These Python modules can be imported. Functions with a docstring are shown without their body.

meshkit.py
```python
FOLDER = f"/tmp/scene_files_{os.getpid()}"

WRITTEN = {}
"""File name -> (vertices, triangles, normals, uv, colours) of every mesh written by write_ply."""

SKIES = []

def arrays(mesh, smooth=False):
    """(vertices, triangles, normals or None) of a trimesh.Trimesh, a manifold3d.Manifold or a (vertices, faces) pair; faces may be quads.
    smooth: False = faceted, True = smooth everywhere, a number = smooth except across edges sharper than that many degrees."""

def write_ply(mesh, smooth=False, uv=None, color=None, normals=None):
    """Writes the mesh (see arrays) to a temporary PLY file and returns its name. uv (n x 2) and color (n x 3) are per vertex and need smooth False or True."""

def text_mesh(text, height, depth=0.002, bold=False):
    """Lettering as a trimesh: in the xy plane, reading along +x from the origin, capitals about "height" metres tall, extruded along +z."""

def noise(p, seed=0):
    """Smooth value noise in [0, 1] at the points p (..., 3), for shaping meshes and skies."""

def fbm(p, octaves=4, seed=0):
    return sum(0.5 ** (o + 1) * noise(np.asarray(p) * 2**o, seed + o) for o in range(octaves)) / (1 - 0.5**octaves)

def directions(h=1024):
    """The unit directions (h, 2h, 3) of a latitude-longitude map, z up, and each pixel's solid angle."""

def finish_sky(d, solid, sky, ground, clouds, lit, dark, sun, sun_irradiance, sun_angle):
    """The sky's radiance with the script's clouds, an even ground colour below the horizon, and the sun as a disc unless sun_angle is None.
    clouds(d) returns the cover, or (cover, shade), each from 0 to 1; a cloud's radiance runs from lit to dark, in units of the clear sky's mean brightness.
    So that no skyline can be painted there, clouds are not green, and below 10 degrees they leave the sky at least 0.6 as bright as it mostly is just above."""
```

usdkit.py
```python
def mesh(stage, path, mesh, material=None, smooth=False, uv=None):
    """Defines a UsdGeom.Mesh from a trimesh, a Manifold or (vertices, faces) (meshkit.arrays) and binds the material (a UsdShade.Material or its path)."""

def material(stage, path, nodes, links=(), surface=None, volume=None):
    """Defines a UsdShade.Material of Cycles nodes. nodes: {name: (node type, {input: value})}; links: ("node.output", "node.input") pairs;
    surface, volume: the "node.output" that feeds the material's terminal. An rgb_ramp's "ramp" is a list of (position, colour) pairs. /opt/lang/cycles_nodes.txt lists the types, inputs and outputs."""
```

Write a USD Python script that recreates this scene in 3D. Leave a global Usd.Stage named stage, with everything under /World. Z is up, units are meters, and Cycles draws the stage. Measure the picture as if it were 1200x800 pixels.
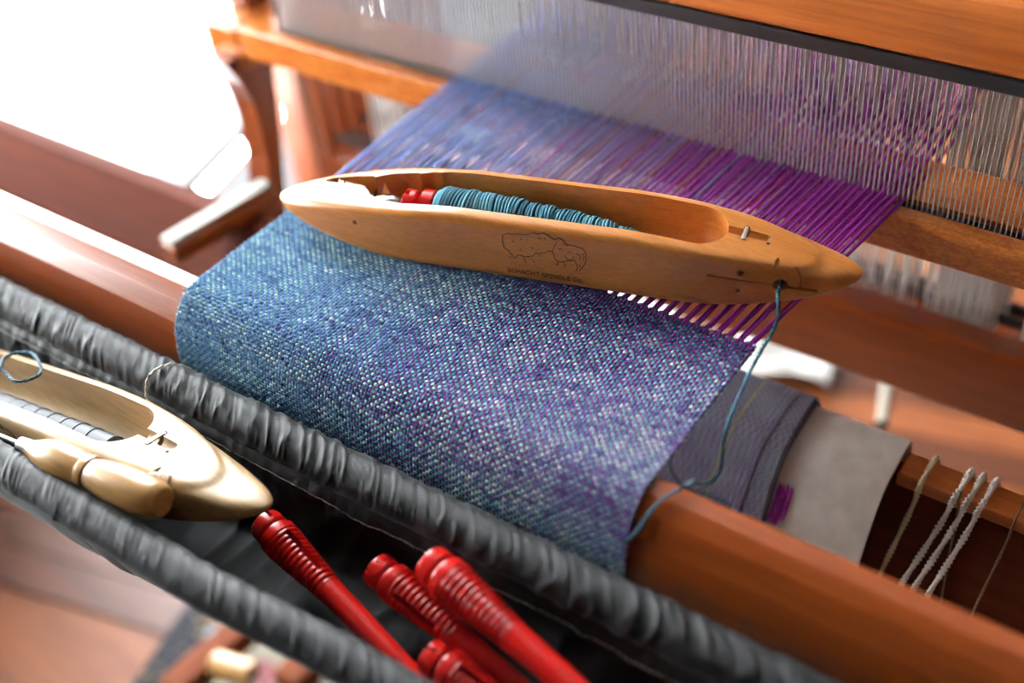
import math, random
import numpy as np, trimesh, manifold3d as mf
import usdkit
from meshkit import text_mesh, noise, fbm
from pxr import Usd, UsdGeom, UsdLux, UsdShade, Gf, Sdf, Vt
from shapely.geometry import Polygon, LineString, Point, box as sbox
from shapely.ops import unary_union
from shapely import affinity

stage = Usd.Stage.CreateInMemory()
UsdGeom.SetStageUpAxis(stage, UsdGeom.Tokens.z)
UsdGeom.SetStageMetersPerUnit(stage, 1.0)
UsdGeom.Xform.Define(stage, '/World')
Z0 = 0.72                                    # the weaving plane lies 72 cm above the floor; coordinates below are relative to it
OFF = np.array([0.0, 0.0, Z0])

# ------------------------------------------------------------------ camera, sky, exposure
EXPOSURE = 0.0
SKY = 14.5
cam = UsdGeom.Camera.Define(stage, '/World/camera')
cam.CreateHorizontalApertureAttr(36.0); cam.CreateVerticalApertureAttr(24.0)
cam.CreateFocalLengthAttr(36.0 * 1400.5195 / 1200)
cam.CreateFStopAttr(2.3); cam.CreateFocusDistanceAttr(0.692)
cam.CreateClippingRangeAttr(Gf.Vec2f(0.02, 100))
cam.CreateExposureAttr(EXPOSURE)
FWD = np.array([-0.4767, 0.5788, -0.6616]); RIGHT = np.array([0.8164, 0.5706, -0.0890])
FWD /= np.linalg.norm(FWD); RIGHT -= FWD * (FWD @ RIGHT); RIGHT /= np.linalg.norm(RIGHT); UP = np.cross(RIGHT, FWD)
EYE = np.array([0.3646, -0.3468, 0.4478]) + OFF
cam.AddTransformOp().Set(Gf.Matrix4d(*[float(x) for r in (list(RIGHT) + [0], list(UP) + [0], list(-FWD) + [0], list(EYE) + [1]) for x in r]))
sky = UsdLux.DomeLight.Define(stage, '/World/sky')
sky.CreateIntensityAttr(SKY); sky.CreateColorAttr(Gf.Vec3f(0.94, 0.97, 1.0))

# ------------------------------------------------------------------ helpers
rng = np.random.default_rng(7)
used = {}
def numbered(parent, name):
    k = used.get((parent, name), 0); used[(parent, name)] = k + 1
    return f'{parent}/{name}' + (f'_{k:03d}' if k else '')
def data(prim, label=None, category=None, group=None, kind=None):
    for k, v in (('label', label), ('category', category), ('group', group), ('kind', kind)):
        if v: prim.SetCustomDataByKey(k, v)
    return prim
BASE = {}
def thing(name, base, label, category, group=None, kind=None):
    path = numbered('/World', name)
    x = UsdGeom.Xform.Define(stage, path); b = np.asarray(base, float) + OFF
    x.AddTranslateOp().Set(Gf.Vec3d(*map(float, b))); BASE[path] = b
    data(x.GetPrim(), label, category, group, kind)
    return path
def cat(*ms):
    ms = [m for m in ms if m is not None]
    return trimesh.util.concatenate([m if isinstance(m, trimesh.Trimesh) else tri(m) for m in ms])
def tri(m):
    if isinstance(m, trimesh.Trimesh): return m
    if hasattr(m, 'to_mesh'):
        k = m.to_mesh(); return trimesh.Trimesh(np.array(k.vert_properties[:, :3], float), np.array(k.tri_verts), process=False)
    v, f = np.asarray(m[0], float), np.asarray(m[1], int)
    if f.shape[1] == 4: f = np.vstack([f[:, [0, 1, 2]], f[:, [0, 2, 3]]])
    return trimesh.Trimesh(v, f, process=False)
def part(parent, name, mesh, material, smooth=30, label=None, kind=None, col=None):
    """one mesh (given in weaving-plane coordinates) as a child of a thing or of a part"""
    m = tri(mesh)
    root = '/'.join(parent.split('/')[:3])
    v = np.array(m.vertices) + OFF - BASE.get(root, np.zeros(3))
    path = numbered(parent, name)
    if col is not None and smooth is not True: smooth = True
    p = usdkit.mesh(stage, path, trimesh.Trimesh(v, m.faces, process=False), MAT[material], smooth)
    if col is not None:
        UsdGeom.PrimvarsAPI(p).CreatePrimvar('yarn', Sdf.ValueTypeNames.Float3Array, 'vertex').Set(Vt.Vec3fArray.FromNumpy(np.asarray(col, np.float32)))
    data(p.GetPrim(), label, None, None, kind)
    return path
def single(name, mesh, material, label, category, smooth=30, group=None, kind=None, base=None):
    m = tri(mesh)
    b = np.asarray(base if base is not None else [*m.bounds.mean(0)[:2], m.bounds[0][2]], float)
    path = numbered('/World', name)
    p = usdkit.mesh(stage, path, trimesh.Trimesh(np.array(m.vertices) - b, m.faces, process=False), MAT[material], smooth)
    p.AddTranslateOp().Set(Gf.Vec3d(*map(float, b + OFF)))
    data(p.GetPrim(), label, category, group, kind)
    BASE[path] = b + OFF
    return path
def struct(name, mesh, material, smooth=False):
    m = tri(mesh); path = f'/World/{name}'
    p = usdkit.mesh(stage, path, trimesh.Trimesh(np.array(m.vertices) + OFF, m.faces, process=False), MAT[material], smooth)
    data(p.GetPrim(), None, None, None, 'structure'); BASE[path] = np.zeros(3)
    return path

def mani(tm):
    tm = tri(tm); return mf.Manifold(mf.Mesh(np.asarray(tm.vertices, np.float32), np.asarray(tm.faces, np.uint32)))
def box(lo, hi, r=0.0, seg=12):
    lo, hi = np.asarray(lo, float), np.asarray(hi, float); lo, hi = np.minimum(lo, hi), np.maximum(lo, hi)
    if r <= 0:
        m = trimesh.creation.box(hi - lo); m.apply_translation((lo + hi) / 2); return m
    r = min(r, (hi - lo).min() * 0.49)
    s = mf.Manifold.sphere(r, seg)
    return tri(mf.Manifold.batch_hull([s.translate([float(x), float(y), float(z)]) for x in (lo[0] + r, hi[0] - r) for y in (lo[1] + r, hi[1] - r) for z in (lo[2] + r, hi[2] - r)]))
def frames(P, up=(0, 0, 1)):
    P = np.asarray(P, float); T = np.gradient(P, axis=0); T /= np.linalg.norm(T, axis=1, keepdims=True)
    u = np.array(up, float); N = []
    n = u - T[0] * (u @ T[0])
    if np.linalg.norm(n) < 1e-6: n = np.cross(T[0], [1, 0, 0.3])
    for t in T:
        n = n - t * (n @ t); n = n / np.linalg.norm(n); N.append(n)
    N = np.array(N); return T, N, np.cross(T, N)
def tube(P, r, sides=8, caps=True):
    P = np.asarray(P, float); k = len(P); r = np.broadcast_to(np.asarray(r, float), (k,))
    T, N, B = frames(P); a = np.linspace(0, 2 * np.pi, sides, endpoint=False)
    V = (P[:, None] + r[:, None, None] * (np.cos(a)[None, :, None] * N[:, None] + np.sin(a)[None, :, None] * B[:, None])).reshape(-1, 3)
    i, j = np.meshgrid(np.arange(k - 1), np.arange(sides), indexing='ij'); j2 = (j + 1) % sides
    q = np.stack([i * sides + j, i * sides + j2, (i + 1) * sides + j2, (i + 1) * sides + j], -1).reshape(-1, 4)
    F = np.vstack([q[:, [0, 1, 2]], q[:, [0, 2, 3]]])
    if caps:
        V = np.vstack([V, P[:1], P[-1:]]); n = len(V); e = np.arange(sides); e2 = (e + 1) % sides
        F = np.vstack([F, np.stack([np.full(sides, n - 2), e2, e], 1), np.stack([np.full(sides, n - 1), (k - 1) * sides + e, (k - 1) * sides + e2], 1)])
    return trimesh.Trimesh(V, F, process=False)
def smooth_path(P, n=40):
    from scipy.interpolate import CubicSpline
    P = np.asarray(P, float); d = np.r_[0, np.cumsum(np.linalg.norm(np.diff(P, axis=0), axis=1))]
    return CubicSpline(d, P)(np.linspace(0, d[-1], n))
def twisted(P, r, turns_per_m=260, plies=2, sides=6):
    """a plied yarn: strands wound round the path"""
    P = np.asarray(P, float); T, N, B = frames(P); d = np.r_[0, np.cumsum(np.linalg.norm(np.diff(P, axis=0), axis=1))]
    out = []
    for k in range(plies):
        a = d * turns_per_m * 2 * np.pi + 2 * np.pi * k / plies
        out.append(tube(P + 0.54 * r * (np.cos(a)[:, None] * N + np.sin(a)[:, None] * B), r * 0.54, sides))
    return cat(*out)
def lathe(profile, A, B, seg=40):
    """profile (distance from A along AB, radius) turned about the axis AB"""
    A, B = np.asarray(A, float), np.asarray(B, float); t = (B - A) / np.linalg.norm(B - A)
    m = trimesh.creation.revolve(np.array([[max(r, 0), s] for s, r in profile]), sections=seg)
    x = np.cross([0, 0, 1.0], t); x = x / np.linalg.norm(x) if np.linalg.norm(x) > 1e-6 else np.array([1.0, 0, 0]); y = np.cross(t, x)
    m.vertices = A + m.vertices[:, :1] * x + m.vertices[:, 1:2] * y + m.vertices[:, 2:3] * t
    if m.volume < 0: m.invert()
    return m
def extrude_x(poly, x0, x1, r=0.0):
    """a (y, z) outline extruded along x, its edges eased by r"""
    p = Polygon(poly)
    if r: p = p.buffer(-r, join_style=2).buffer(r, quad_segs=4)
    m = trimesh.creation.extrude_polygon(p, x1 - x0, engine='earcut')
    v = m.vertices.copy(); m.vertices = np.stack([v[:, 2] + x0, v[:, 0], v[:, 1]], 1)
    return m
def prism(poly, axis, a0, a1):
    m = trimesh.creation.extrude_polygon(poly, a1 - a0, engine='earcut'); v = m.vertices.copy()
    m.vertices = {'x': np.stack([v[:, 2] + a0, v[:, 0], v[:, 1]], 1), 'y': np.stack([v[:, 0], v[:, 2] + a0, v[:, 1]], 1), 'z': np.stack([v[:, 0], v[:, 1], v[:, 2] + a0], 1)}[axis]
    if m.volume < 0: m.invert()
    return m
def bar(A, B, w, h, r=0.002, up=(0, 0, 1)):
    """a bar of width w and height h from A to B"""
    A, B = np.asarray(A, float), np.asarray(B, float); L = np.linalg.norm(B - A); t = (B - A) / L
    m = box([0, -w / 2, -h / 2], [L, w / 2, h / 2], r)
    n = np.array(up, float) - t * (t @ np.array(up, float)); n /= np.linalg.norm(n); s = np.cross(n, t)
    m.vertices = A + m.vertices[:, :1] * t + m.vertices[:, 1:2] * s + m.vertices[:, 2:3] * n
    return m
def rot(ax, ang): return trimesh.transformations.rotation_matrix(ang, ax)

# ------------------------------------------------------------------ materials
def lin(h):
    c = np.array([int(h[i:i + 2], 16) for i in (1, 3, 5)]) / 255.0
    return tuple(np.where(c <= 0.04045, c / 12.92, ((c + 0.055) / 1.055) ** 2.4))
MAT = {}
def mat(name, nodes, links=(), surface='p.BSDF'):
    MAT[name] = usdkit.material(stage, '/World/Looks/' + name, nodes, links, surface)
def plain(name, color, rough=0.5, **kw):
    mat(name, {'p': ('principled_bsdf', {'base_color': color, 'roughness': rough, **kw})})
def wood(name, dark, light, rough=0.32, scale=(2.2, 60, 60), coat=0.3, fleck=0.0, bump=0.02, spec=0.5):
    """grain that runs along local x; fleck adds short rays across the figure"""
    nodes = {'tc': ('texture_coordinate', {}), 'm': ('mapping', {'scale': scale}),
             'n': ('noise_texture', {'scale': 1.0, 'detail': 6, 'roughness': 0.6, 'distortion': 0.6}),
             'm2': ('mapping', {'scale': (scale[0] * 9, scale[1] * 5, scale[2] * 5)}), 'n2': ('noise_texture', {'scale': 1.0, 'detail': 3}),
             'r': ('rgb_ramp', {'ramp': [(0.3, dark), (0.72, light)]}),
             'mx': ('mix', {'mix_type': 'multiply', 'fac': 0.35 + fleck}), 'r2': ('rgb_ramp', {'ramp': [(0.35, (0.45, 0.38, 0.34)), (0.6, (1, 1, 1))]}),
             'b': ('bump', {'strength': 0.25, 'distance': bump * 0.01}),
             'p': ('principled_bsdf', {'roughness': rough, 'coat_weight': coat, 'coat_roughness': 0.22, 'specular_ior_level': spec})}
    mat(name, nodes, [('tc.object', 'm.vector'), ('m.vector', 'n.vector'), ('tc.object', 'm2.vector'), ('m2.vector', 'n2.vector'), ('n.fac', 'r.fac'), ('n2.fac', 'r2.fac'),
                      ('r.color', 'mx.color1'), ('r2.color', 'mx.color2'), ('mx.color', 'p.base_color'), ('n2.fac', 'b.height'), ('b.normal', 'p.normal')])
wood('cherry', lin('#7c3506'), lin('#8e400c'), 0.32, (2.5, 130, 130), 0.2)
wood('cherry_dark', lin('#55200b'), lin('#74320f'), 0.34)
wood('cherry_fleck', lin('#b05618'), lin('#dc883a'), 0.3, (40, 160, 160), 0.3, 0.3)
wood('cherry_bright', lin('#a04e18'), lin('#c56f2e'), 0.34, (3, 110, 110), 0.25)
wood('dull_dark', lin('#3f170a'), lin('#57230d'), 0.8, (2.5, 90, 90), 0.0, spec=0.12)
wood('treadle_wood', lin('#5a260b'), lin('#773a15'), 0.7, (60, 2.2, 60), 0.0, spec=0.15)
wood('beech', lin('#b26c2c'), lin('#c07a36'), 0.33, (9, 130, 130), 0.25, -0.1)
wood('maple', lin('#94744a'), lin('#a38459'), 0.52, (5, 90, 90), 0.1)
wood('handle_wood', lin('#a2743a'), lin('#b48a50'), 0.35, (3, 60, 60), 0.4)
wood('oak_floor', lin('#5f2f11'), lin('#7c441f'), 0.48, (1.6, 40, 40), 0.05, spec=0.32)
wood('oak_floor_pale', lin('#80481f'), lin('#a0683a'), 0.48, (1.6, 40, 40), 0.05, spec=0.32)
wood('oak_floor_dark', lin('#3c1b09'), lin('#562910'), 0.48, (1.6, 40, 40), 0.05, spec=0.32)
plain('steel', (0.62, 0.60, 0.57), 0.28, metallic=1.0)
plain('dent_steel', (0.42, 0.41, 0.40), 0.4, metallic=0.25)
plain('dark_metal', (0.05, 0.045, 0.045), 0.45, metallic=0.4)
plain('black_plastic', (0.012, 0.012, 0.014), 0.4)
plain('brass', (0.80, 0.58, 0.28), 0.3, metallic=1.0)
plain('burn', (0.03, 0.012, 0.005), 0.7)
plain('red_plastic', lin('#b3120d'), 0.26)
plain('white_plastic', (0.85, 0.85, 0.83), 0.3)
plain('grey_plastic', lin('#32353c'), 0.55)
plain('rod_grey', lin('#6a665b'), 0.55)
plain('white_cord', lin('#dcd6ca'), 0.85)
plain('light_patch_grey', lin('#8f8a86'), 0.9)  # pale colour standing in for patches of light on the floor
plain('brown_cord', lin('#6b5436'), 0.85)
plain('pale_cord', lin('#b9a98a'), 0.85)
plain('heddle_white', lin('#f1eee8'), 0.7)
plain('plaster', lin('#6e645a'), 0.9)
plain('ceiling_paint', lin('#8f8a82'), 0.9)
plain('frame_dark', (0.035, 0.038, 0.045), 0.45)
plain('terrace_stone', (0.55, 0.54, 0.52), 0.8)
mat('pane_glass', {'t': ('transparent_bsdf', {'color': (0.985, 0.995, 0.99)}), 'g': ('glossy_bsdf', {'color': (1, 1, 1), 'roughness': 0.0}), 'l': ('layer_weight', {'blend': 0.5}),
                   'w': ('math', {'math_type': 'power', 'value2': 4.0}), 's': ('math', {'math_type': 'multiply_add', 'value2': 0.55, 'value3': 0.035}), 'm': ('mix_closure', {})},
    [('l.facing', 'w.value1'), ('w.value', 's.value1'), ('s.value', 'm.fac'), ('t.BSDF', 'm.closure1'), ('g.BSDF', 'm.closure2')], 'm.closure')
mat('yarn', {'a': ('attribute', {'attribute': 'yarn'}), 'tc': ('texture_coordinate', {}), 'n': ('noise_texture', {'scale': 2600, 'detail': 2}), 'b': ('bump', {'strength': 0.5, 'distance': 0.0004}),
             'p': ('principled_bsdf', {'roughness': 0.8, 'sheen_weight': 0.06, 'sheen_roughness': 0.4, 'specular_ior_level': 0.22})},
    [('a.color', 'p.base_color'), ('tc.object', 'n.vector'), ('n.fac', 'b.height'), ('b.normal', 'p.normal')])
def yarn_plain(name, a, b, scale=90):
    mat(name, {'tc': ('texture_coordinate', {}), 'n': ('noise_texture', {'scale': scale, 'detail': 3}), 'r': ('rgb_ramp', {'ramp': [(0.35, a), (0.65, b)]}),
               'p': ('principled_bsdf', {'roughness': 0.75, 'sheen_weight': 0.3, 'sheen_roughness': 0.4, 'specular_ior_level': 0.3})},
        [('tc.object', 'n.vector'), ('n.fac', 'r.fac'), ('r.color', 'p.base_color')])
yarn_plain('teal_yarn', lin('#143c4e'), lin('#2c6276'))
yarn_plain('teal_dark', lin('#17262e'), lin('#2a4450'))
yarn_plain('magenta_yarn', lin('#8a1a86'), lin('#b23bb0'))
yarn_plain('felt_canvas', lin('#b9aea2'), lin('#c9c0b6'), 60)
mat('black_fabric', {'tc': ('texture_coordinate', {}), 'n': ('noise_texture', {'scale': 1500, 'detail': 2}), 'b': ('bump', {'strength': 0.3, 'distance': 0.0003}),
                     'p': ('principled_bsdf', {'base_color': (0.007, 0.0073, 0.0085), 'roughness': 0.62, 'sheen_weight': 0.10, 'sheen_roughness': 0.35, 'specular_ior_level': 0.35})},
    [('tc.object', 'n.vector'), ('n.fac', 'b.height'), ('b.normal', 'p.normal')])
yarn_plain('olive_yarn', lin('#6f6a34'), lin('#8f8748'))
yarn_plain('lavender_yarn', lin('#6d6488'), lin('#9189ab'))
yarn_plain('plum_yarn', lin('#2f2233'), lin('#4a3550'))
mat('woven_grey', {'tc': ('texture_coordinate', {}), 'm': ('mapping', {'scale': (420, 420, 420)}), 'c': ('checker_texture', {'scale': 1.0, 'color1': lin('#66636f'), 'color2': lin('#352c3d')}), 'n': ('noise_texture', {'scale': 26, 'detail': 4}),
                   'r': ('rgb_ramp', {'ramp': [(0.35, lin('#49345a')), (0.65, lin('#74737a'))]}), 'mx': ('mix', {'fac': 0.5}), 'b': ('bump', {'strength': 0.4, 'distance': 0.0006}), 'p': ('principled_bsdf', {'roughness': 0.85, 'sheen_weight': 0.2})},
    [('tc.object', 'm.vector'), ('m.vector', 'c.vector'), ('tc.object', 'n.vector'), ('n.fac', 'r.fac'), ('c.color', 'mx.color1'), ('r.color', 'mx.color2'), ('mx.color', 'p.base_color'), ('c.fac', 'b.height'), ('b.normal', 'p.normal')])
plain('stitch_thread', (0.30, 0.29, 0.29), 0.7)

# ------------------------------------------------------------------ the room (turned about 14 degrees to the loom)
D2 = np.array([0.9707, 0.2403, 0.0]); D1 = np.array([-0.2403, 0.9707, 0.0]); RA = np.array([-1.175, 0.655, -Z0])
def room(p, q, z): return RA + D2 * p + D1 * q + np.array([0, 0, z])
def rbox(p0, p1, q0, q1, z0, z1, r=0.0):
    m = box([p0, q0, z0], [p1, q1, z1], r); v = m.vertices
    m.vertices = RA + v[:, :1] * D2 + v[:, 1:2] * D1 + v[:, 2:3] * np.array([0, 0, 1.0]); return m
P1, Q0, Q1, H = 3.6, -2.9, 3.2, 2.6
WQ0, WQ1, WH = -0.42, 1.20, 2.38
V0, V1, VZ0, VZ1 = -1.25, -0.50, 0.56, 1.22
floor = struct('floor', rbox(0, P1, Q0, Q1, -0.05, -0.004), 'oak_floor')
r_ = random.Random(3)
PW = 0.057
for k in range(int(3.0 / PW)):
    q = -0.75 + k * PW; p = 0.02 - r_.random() * 0.9
    while p < 2.4:
        L = r_.uniform(0.9, 1.5); a, b = max(p, 0.02), min(p + L, 2.6)
        if b - a > 0.05:
            part(floor, 'plank', rbox(a + 0.0008, b - 0.0008, q + 0.0013, q + PW - 0.0013, -0.004, 0.0 - r_.random() * 0.0006, 0), r_.choice(['oak_floor', 'oak_floor', 'oak_floor_pale', 'oak_floor_dark']), False)
        p += L
struct('wall_left', cat(rbox(-0.14, 0, Q0, V0, 0, H), rbox(-0.14, 0, V1, WQ0, 0, H), rbox(-0.14, 0, V0, V1, 0, VZ0), rbox(-0.14, 0, V0, V1, VZ1, H), rbox(-0.14, 0, WQ1, Q1, 0, H), rbox(-0.14, 0, WQ0, WQ1, WH, H)), 'plaster')
W0, W1, WZ0, WZ1 = 0.30, 0.85, 1.15, 2.05
struct('wall_back', cat(rbox(0, W0, Q1, Q1 + 0.1, 0, H), rbox(W1, P1, Q1, Q1 + 0.1, 0, H), rbox(W0, W1, Q1, Q1 + 0.1, 0, WZ0), rbox(W0, W1, Q1, Q1 + 0.1, WZ1, H)), 'plaster')
added_win = struct('window_1', cat(*[rbox(a, b, Q1 + 0.03, Q1 + 0.07, c, d) for a, b, c, d in ((W0, W1, WZ0, WZ0 + 0.05), (W0, W1, WZ1 - 0.05, WZ1), (W0, W0 + 0.05, WZ0, WZ1), (W1 - 0.05, W1, WZ0, WZ1), (0.56, 0.59, WZ0, WZ1))]), 'frame_dark')  # unseen window, added for backlight and floor glare behind the reed
for a_, b_ in ((W0 + 0.05, 0.56), (0.59, W1 - 0.05)): part(added_win, 'pane', rbox(a_, b_, Q1 + 0.048, Q1 + 0.052, WZ0 + 0.05, WZ1 - 0.05), 'pane_glass', False)
struct('wall_right', rbox(P1, P1 + 0.1, Q0, Q1, 0, H), 'plaster')
struct('wall_front', rbox(0, P1, Q0 - 0.1, Q0, 0, H), 'plaster')
struct('ceiling', rbox(-0.14, P1, Q0, Q1, H, H + 0.1), 'ceiling_paint')
struct('terrace', rbox(-4.0, -0.14, -6, 6, -0.12, -0.06), 'terrace_stone')
door = struct('door_1', cat(rbox(-0.11, -0.02, WQ0, WQ1, -0.005, 0.035), rbox(-0.11, -0.02, WQ0, WQ1, WH - 0.05, WH), rbox(-0.11, -0.02, WQ0, WQ0 + 0.05, 0.035, WH - 0.05), rbox(-0.11, -0.02, WQ1 - 0.05, WQ1, 0.035, WH - 0.05)), 'frame_dark')
for (a, b) in ((WQ0 + 0.05, WQ1 - 0.05),):
    part(door, 'pane', rbox(-0.068, -0.062, a, b, 0.035, WH - 0.05), 'pane_glass', False)
added_win2 = struct('window_2', cat(*[rbox(-0.10, -0.05, a, b, c, d) for a, b, c, d in ((V0, V1, VZ0, VZ0 + 0.04), (V0, V1, VZ1 - 0.04, VZ1), (V0, V0 + 0.04, VZ0, VZ1), (V1 - 0.04, V1, VZ0, VZ1))]), 'frame_dark')  # unseen window, added to light the front faces at left
part(added_win2, 'pane', rbox(-0.077, -0.073, V0 + 0.04, V1 - 0.04, VZ0 + 0.04, VZ1 - 0.04), 'pane_glass', False)
wood('cherry_z', lin('#6e300f'), lin('#954a1b'), 0.32, (60, 60, 2.2))
wood('cherry_y', lin('#7c3a0e'), lin('#a2551c'), 0.3, (60, 2.2, 60))

# ------------------------------------------------------------------ the loom: frame
loom = thing('floor_loom', (0, 0.2, -Z0), 'cherry wood floor loom frame with breast beam under the handwoven cloth', 'loom')
BEAM = [(0.0005, -0.0012), (-0.0120, -0.0014), (-0.0205, -0.0068), (-0.0285, -0.0175), (-0.0320, -0.0300), (-0.0345, -0.0470), (-0.0355, -0.0820), (0.0005, -0.0820)]
part(loom, 'breast_beam', extrude_x(BEAM, -0.89, 0.64, 0.0035), 'cherry', 40)
for x0, x1 in ((-0.95, -0.89), (0.64, 0.70)):
    part(loom, 'front_post', box([x0, -0.04, -Z0 + 0.0], [x1, 0.03, -0.005], 0.004), 'cherry_z')
    part(loom, 'back_post', box([x0, 0.74, -Z0 + 0.0], [x1, 0.80, 0.10], 0.004), 'cherry_z')
    if x0 > 0: part(loom, 'side_rail', box([x0 + 0.012, 0.03, -0.52], [x1 - 0.012, 0.74, -0.45], 0.004), 'cherry_y')
part(loom, 'back_beam', box([-0.89, 0.745, -0.085], [0.64, 0.80, -0.004], 0.008), 'cherry')
part(loom, 'lower_rail', box([-0.20, 0.300, -0.185], [0.66, 0.328, -0.122], 0.006), 'cherry')
part(loom, 'lower_rail', box([-0.20, 0.440, -0.262], [0.66, 0.470, -0.205], 0.006), 'cherry_dark')
part(loom, 'cross_rail', box([-0.89, 0.58, -0.712], [0.64, 0.62, -0.660], 0.004), 'cherry')
part(loom, 'brake_lever', bar((-0.372, 0.112, -0.134), (-0.356, 0.220, -0.134), 0.024, 0.018, 0.004), 'cherry_y')
part(loom, 'lever_strip', bar((-0.373, 0.113, -0.1235), (-0.357, 0.220, -0.1235), 0.016, 0.004, 0.0015), 'rod_grey', label='highlight on the wooden lever, shaped as a pale strip')  # highlight on the wooden lever, built as a pale strip

# ------------------------------------------------------------------ beater with the shuttle race, and the reed it holds
YR = 0.2734
beater = thing('beater', (0, 0.27, -Z0), 'wooden beater with shuttle race below and handrail above the steel reed', 'beater')
race = tri(mani(extrude_x([(0.2570, -0.0285), (0.2570, -0.0012), (0.326, -0.0012), (0.326, -0.0285)], -0.392, 0.52, 0.002)) - mani(box([-0.358, YR - 0.0052, -0.014], [0.50, YR + 0.0052, 0.01])))
part(beater, 'shuttle_race', race, 'cherry_fleck')
part(beater, 'race_end', box([-0.437, 0.2570, -0.0450], [-0.3925, 0.326, -0.0012], 0.006), 'cherry_fleck')
hr = Polygon([(YR - 0.0062, 0.0995), (YR + 0.032, 0.0995), (YR + 0.032, 0.130), (YR + 0.024, 0.1385), (YR - 0.001, 0.1385), (YR - 0.0062, 0.1330)])
rail = tri(mani(extrude_x(list(hr.exterior.coords)[:-1], -0.435, 0.52, 0.004)))
part(beater, 'handrail', rail, 'cherry_bright')
sw = Polygon([(0.2400, -0.0290), (0.2475, -0.0420), (0.2550, -0.0571), (0.2605, -0.0760), (0.2625, -0.0963), (0.2600, -0.1401), (0.2480, -0.1900), (0.2180, -0.3200), (0.1650, -0.66), (0.1980, -0.66), (0.2450, -0.3200), (0.2660, -0.2050), (0.2820, -0.1300), (0.2934, -0.0619), (0.2980, -0.0290)]).buffer(-0.002).buffer(0.002, quad_segs=4)
for x in (-0.4270, 0.50):
    part(beater, 'sword', prism(sw, 'x', x, x + 0.027), 'cherry_z')
    part(beater, 'upright', box([x - 0.004, 0.285, -0.001], [x + 0.022, 0.318, 0.15], 0.004), 'cherry_z')
reed = thing('reed', (0, YR, -0.012), 'steel reed with thin vertical dents and black top edge held in the beater', 'reed')
part(reed, 'top_baulk', box([-0.356, YR - 0.0065, 0.0900], [0.498, YR + 0.0045, 0.0994], 0.001), 'black_plastic', label='black edge strip of the reed')
part(reed, 'bottom_baulk', box([-0.356, YR - 0.0045, -0.0138], [0.498, YR + 0.0045, -0.0040], 0.001), 'black_plastic')
part(reed, 'end_bar', box([-0.357, YR - 0.002, -0.0045], [-0.3535, YR + 0.002, 0.0905]), 'steel')
dent = box([-0.00026, YR - 0.0011, -0.0045], [0.00026, YR + 0.0011, 0.0905])
for k in range(265):
    d = dent.copy(); d.apply_translation([-0.3515 + 0.0032 * k, 0, 0]); part(reed, 'dent', d, 'dent_steel', False)

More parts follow.
